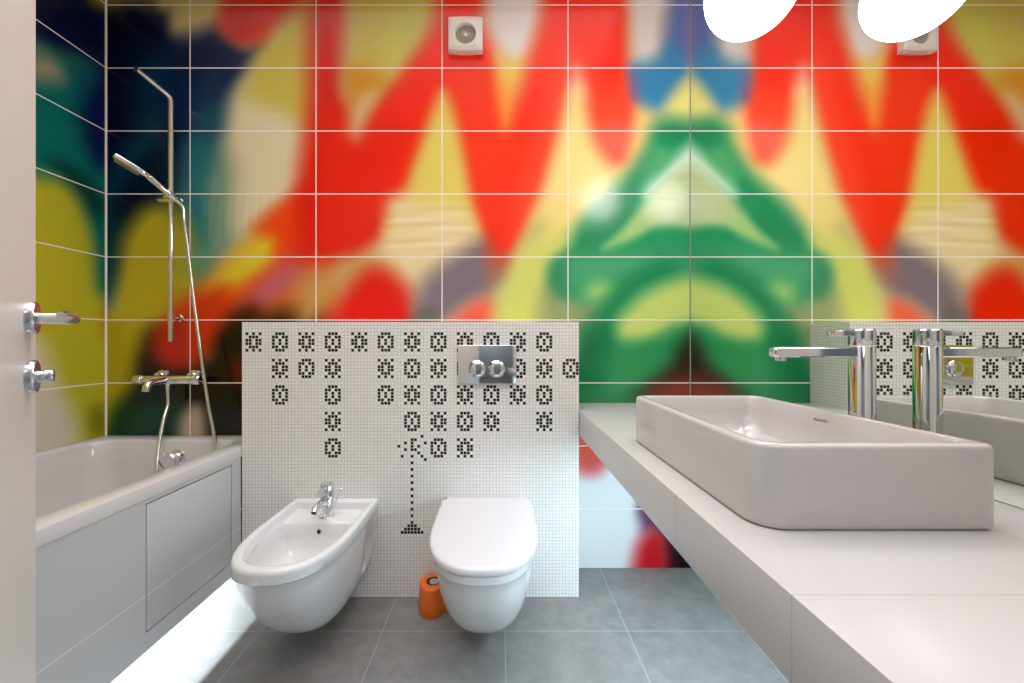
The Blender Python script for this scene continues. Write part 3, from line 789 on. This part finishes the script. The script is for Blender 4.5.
# ------------------------------------------------------------------ orange container beside the toilet
def tri_ring(r, z, k=.30, n=48):
    out = []
    for i in range(n):
        t = 2 * PI * i / n
        rr = r * (1 + .09 * math.cos(3 * (t + PI / 2 + .1)))
        out.append(Vector((rr * math.cos(t), rr * math.sin(t), z)))
    return out
cup = thing('brush_holder', 'small orange tapered plastic holder with round top hole on the floor beside toilet', 'holder', (-.268, 1.620, 0))
rings = [tri_ring(.054, .001), tri_ring(.063, .0), tri_ring(.065, .004), tri_ring(.064, .03), tri_ring(.060, .094), tri_ring(.057, .105), tri_ring(.051, .109),
         tri_ring(.044, .1095), [Vector((.031 * math.cos(2 * PI * i / 48), .031 * math.sin(2 * PI * i / 48), .109)) for i in range(48)],
         [Vector((.030 * math.cos(2 * PI * i / 48), .030 * math.sin(2 * PI * i / 48), .105)) for i in range(48)],
         [Vector((.029 * math.cos(2 * PI * i / 48), .029 * math.sin(2 * PI * i / 48), .06)) for i in range(48)]]
obj('cup', loft(bmesh.new(), rings, True, True), orange, cup)
obj('collar', lathebm((0, 0, .093), (0, 0, 1), [(0, .0285), (.0155, .0285), (.0165, .026), (.0155, .022), (.005, .021)], 32, False), rubber, cup)
obj('brush_cap', lathebm((0, 0, .083), (0, 0, 1), [(0, .0205), (.022, .0205), (.026, .017), (.027, .006), (.024, .0)], 32, False), chrome, cup)

# ------------------------------------------------------------------ vanity counter, basin, mixer, mirror
CX0, CZ0, CZ1, CY0 = 0.3345, 0.681, 0.786, YF + .002
counter_mat = tile_mat('white_counter_tiles', rgb(199, 195, 195), [('Y', 0.459, 0.3015, 0.0028)], rgb(186, 182, 180), rough=0.3, spec=0.4)
ct = obj('countertop', boxbm(CX0, XR - .001, CY0, YB - .001, CZ0, CZ1, .0015, 2), counter_mat)
tag(ct, 'thick white tiled vanity countertop along the mirror', 'countertop')

KX0, KX1, KY0, KY1, KZ0, KZ1 = .394, .762, .611, 1.183, CZ1 + .0005, .919
bas = thing('washbasin', 'large rectangular white ceramic washbasin standing on the counter', 'washbasin', (KX0, KY0, KZ0))
def LB(b_): return L(b_, (KX0, KY0, KZ0))
ro = (.050, .012, .012, .030)
def K(ins, z, rr=None, dz=0):
    r = tuple(max(.004, q - ins * .8) for q in ro) if rr is None else rr
    return rrect(KX0 + ins, KX1 - ins, KY0 + ins, KY1 - ins, r, z, 10)
ri = (.034, .03, .03, .03)
rings = [K(.012, KZ0), K(.004, KZ0 + .001), K(.001, KZ0 + .004), K(0, KZ0 + .010), K(0, KZ1 - .008), K(.0012, KZ1 - .004), K(.004, KZ1 - .001), K(.008, KZ1),
         K(.016, KZ1, ri), K(.020, KZ1 - .0015, ri), K(.0225, KZ1 - .006, ri), K(.026, KZ1 - .04, ri), K(.032, KZ1 - .078, (.04,) * 4), K(.042, KZ1 - .094, (.045,) * 4),
         K(.065, KZ1 - .101, (.04,) * 4), K(.14, KZ1 - .106, (.02,) * 4)]
obj('basin_bowl', LB(loft(bmesh.new(), rings, True, True)), ceramic_warm, bas)
obj('drain_cover', LB(lathebm(((KX0 + KX1) / 2, (KY0 + KY1) / 2, KZ1 - .1065), (0, 0, 1), [(0, .030), (.004, .030), (.006, .026), (.0065, 0)], 32, False)), chrome, bas)
cu = bpy.data.curves.new('brand_mark', 'FONT'); cu.body = 'DURAVIT'; cu.size = .0085; cu.extrude = .0002; cu.align_x = 'CENTER'; cu.space_character = 1.15
fo = bpy.data.objects.new('brand_mark', cu); COL.objects.link(fo)
dg = bpy.context.evaluated_depsgraph_get()
me = bpy.data.meshes.new_from_object(fo.evaluated_get(dg)); bpy.data.objects.remove(fo)
me.materials.clear(); me.materials.append(logo_ink)
bo = bpy.data.objects.new('brand_mark', me); COL.objects.link(bo); bo.parent = bas
xw = KX1 - .0242 - .0008
lean = math.atan2(.0035, .034)
Rm = Matrix(((0, math.sin(lean) * -1, -1), (-1, 0, 0), (0, 1, -math.sin(lean)))).to_4x4()
bo.matrix_parent_inverse = Matrix()
bo.matrix_local = Matrix.Translation((xw - KX0, .905 - KY0 + .015, KZ1 - .026 - KZ0)) @ Rm

FX, FY, FZ = .830, .917, CZ1
bf = thing('basin_faucet', 'tall chrome single-lever mixer tap beside the washbasin', 'tap', (FX, FY, FZ))
fr = .0245
obj('tap_body', lathebm((0, 0, .0005), (0, 0, 1), [(0, .0265), (.004, .0265), (.006, fr), (.2785, fr), (.280, fr - .001)], 48), chrome, bf)
obj('lever_cap', lathebm((0, 0, .2825), (0, 0, 1), [(0, fr - .001), (.0015, fr), (.034, fr), (.0365, fr - .002), (.037, 0)], 48, False), chrome, bf)
bm = boxbm(-.072, -.01, -.011, .011, .3035, .3165, .002, 2)
obj('lever', bm, chrome, bf)
bm = bmesh.new()
rr_ = []
for x_ in (-.018, -.197, -.204, -.207):
    k = 1 if x_ > -.2 else (.92 if x_ > -.205 else .75)
    rr_.append([Vector((x_, .0125 * k * sx, .2665 + .0115 * k * sz)) for sx, sz in ((-1, -.75), (-.75, -1), (.75, -1), (1, -.75), (1, .75), (.75, 1), (-.75, 1), (-1, .75))])
loft(bm, rr_, True, True)
spo = obj('spout', bm, chrome, bf)
obj('aerator', lathebm((-.188, 0, .257), (0, 0, -1), [(0, .0115), (.009, .0115), (.010, .009)], 28), chrome, spo)

mir = obj('wall_mirror', boxbm(XM, XR - .0005, YF + .004, YB - .0015, CZ1 + .0015, 2.76), [mirror_mat])
tag(mir, 'large frameless wall mirror rising from the countertop to above the lamp', 'mirror')
mir.data.materials.append(glass_edge)
for f in mir.data.polygons:
    f.material_index = 0 if f.normal.x < -.5 else 1

mir_box = boxbm(XM - .0022, XM - .0002, YB - .004, YB - .0012, CZ1 + .0015, 2.76)
obj('edge_seal', mir_box, glass_edge, mir)

# ------------------------------------------------------------------ globe lamp on the mirror
LX, LY, LZ, LR_ = .683, 1.084, 2.034, .116
lamp = thing('globe_lamp', 'white opal glass globe lamp mounted on the mirror', 'lamp', (XM, LY, LZ))
def LL(b_): return L(b_, (XM, LY, LZ))
opal = bpy.data.materials.new('lit_opal_glass'); opal.use_nodes = True
nt = opal.node_tree; b = nt.nodes['Principled BSDF']
b.inputs['Base Color'].default_value = (.9, .9, .9, 1); b.inputs['Roughness'].default_value = .15
b.inputs['Emission Color'].default_value = (1, .95, .94, 1); b.inputs['Emission Strength'].default_value = 19.0
bm = bmesh.new(); bmesh.ops.create_uvsphere(bm, u_segments=64, v_segments=40, radius=LR_)
bmesh.ops.translate(bm, vec=(LX, LY, LZ), verts=bm.verts)
obj('glass_globe', LL(bm), opal, lamp)
bm = bmesh.new()
lathe(bm, (XM - .0005, LY, LZ + .10), (-1, 0, 0), [(0, .05), (.018, .05), (.022, .046), (.023, 0)], 40, False)
obj('wall_mount', LL(bm), chrome, lamp)
sp = spline([(XM - .02, LY, LZ + .10), (XM - .12, LY, LZ + .15), (LX, LY, LZ + .165), (LX, LY, LZ + .11)], 8)
bm = tubebm(sp, .008, 16)
lathe(bm, (LX, LY, LZ + .105), (0, 0, 1), [(0, .045), (.012, .04), (.03, .02), (.034, .008)], 32)
obj('lamp_arm', LL(bm), chrome, lamp)

# ------------------------------------------------------------------ round-centred wall fitting high on the back wall
ef = thing('wall_vent', 'square white wall fitting with grey round centre high on the red mural', 'wall vent', (-.162, YB, 2.522))
bm = bmesh.new()
n = 24; pts_ = []
w2, h2, r_ = .081, .079, .010
for i in range(n + 1):                                    # gently arched top and bottom edges
    x = -w2 + 2 * w2 * i / n
    pts_.append((x, h2 * (1 - .045 * (x / w2) ** 2) + .002))
zs_ = [h2 * .955 * (1 - 2 * i / 24) for i in range(2, 23)]
ring = [(x, z) for x, z in pts_] + [(w2, z) for z in zs_] + [(x, -z) for x, z in reversed(pts_)] + [(-w2, -z) for z in zs_]
def R3(k, y): return [Vector((x * k, y, z * k)) for x, z in ring]
loft(bm, [R3(1, -.0005), R3(1, -.026), R3(.985, -.031), R3(.95, -.033)], True, False)
# front face with a round opening
outer = R3(.95, -.033)
angs = [math.atan2(v.z, v.x) for v in outer]
inner = [Vector((.050 * math.cos(a_), -.033, .050 * math.sin(a_))) for a_ in angs]
inner2 = [Vector((.047 * math.cos(a_), -.027, .047 * math.sin(a_))) for a_ in angs]
inner3 = [Vector((.045 * math.cos(a_), -.014, .045 * math.sin(a_))) for a_ in angs]
loft(bm, [outer, inner, inner2, inner3], False, True)
bmesh.ops.remove_doubles(bm, verts=bm.verts, dist=1e-5)
obj('cover', bm, cover_plastic, ef)
obj('round_insert', lathebm((0, -.0135, 0), (0, -1, 0), [(0, .044), (.008, .044), (.005, .040), (.006, .030), (.003, .028), (.006, .018), (.006, 0)], 40, False), grey_plastic, ef)
obj('centre_screw', lathebm((0, -.019, 0), (0, -1, 0), [(0, .009), (.004, .009), (.006, .006), (.0062, 0)], 24, False), cover_plastic, ef)
for x in (-.058, .058): obj('clip', boxbm(x - .010, x + .010, -.024, -.010, -.084, -.074, .002), cover_plastic, ef)

# ------------------------------------------------------------------ light
def area(name, loc, rot, sx, sy, power, color=(1, 1, 1), spread=None):
    l = bpy.data.lights.new(name, 'AREA'); l.shape = 'RECTANGLE'; l.size = sx; l.size_y = sy; l.energy = power; l.color = color
    if spread: l.spread = math.radians(spread)
    o = bpy.data.objects.new(name, l); COL.objects.link(o); o.location = loc; o.rotation_euler = rot
    return o
area('ceiling_fill', (-.48, 1.0, ZC - .01), (0, 0, 0), 2.2, 1.5, 21, (.93, .975, 1), 116)  # unseen overhead fill, added to light the whole room softly
area('hall_fill', (.0, -.95, 2.57), (0, 0, 0), 1.2, 1.2, 16, (.95, .98, 1))  # added light outside the doorway, brightens the hall and fills from behind
area('bath_strip_light', (-1.25, 1.08, .235), (0, 0, 0), .02, 1.55, 17, (.78, .92, 1))
area('counter_strip_light', (.60, .88, CZ0 - .004), (0, 0, 0), .03, 1.3, 14, (.66, .88, 1))
w = bpy.data.worlds.new('world'); SC.world = w; w.use_nodes = True
w.node_tree.nodes['Background'].inputs[0].default_value = (.75, .8, .85, 1)
w.node_tree.nodes['Background'].inputs[1].default_value = .3

# ------------------------------------------------------------------ camera
cam = bpy.data.cameras.new('camera'); co = bpy.data.objects.new('camera', cam); COL.objects.link(co)
cam.sensor_width = 36; cam.lens = 400 / 1024 * 36; cam.clip_start = .02
cam.shift_x = 12 / 1024; cam.shift_y = 0.5 / 1024
co.location = (0, 0, EYE); co.rotation_euler = (PI / 2, 0, 0)
SC.camera = co
SC.view_settings.view_transform = 'Standard'; SC.view_settings.look = 'None'
SC.view_settings.gamma = 1; SC.view_settings.use_curve_mapping = False
SC.view_settings.exposure = 0.12
try:
    SC.cycles.max_bounces = 12; SC.cycles.diffuse_bounces = 6; SC.cycles.glossy_bounces = 6
    SC.cycles.use_denoising = True; SC.cycles.sample_clamp_indirect = 6
except Exception: pass
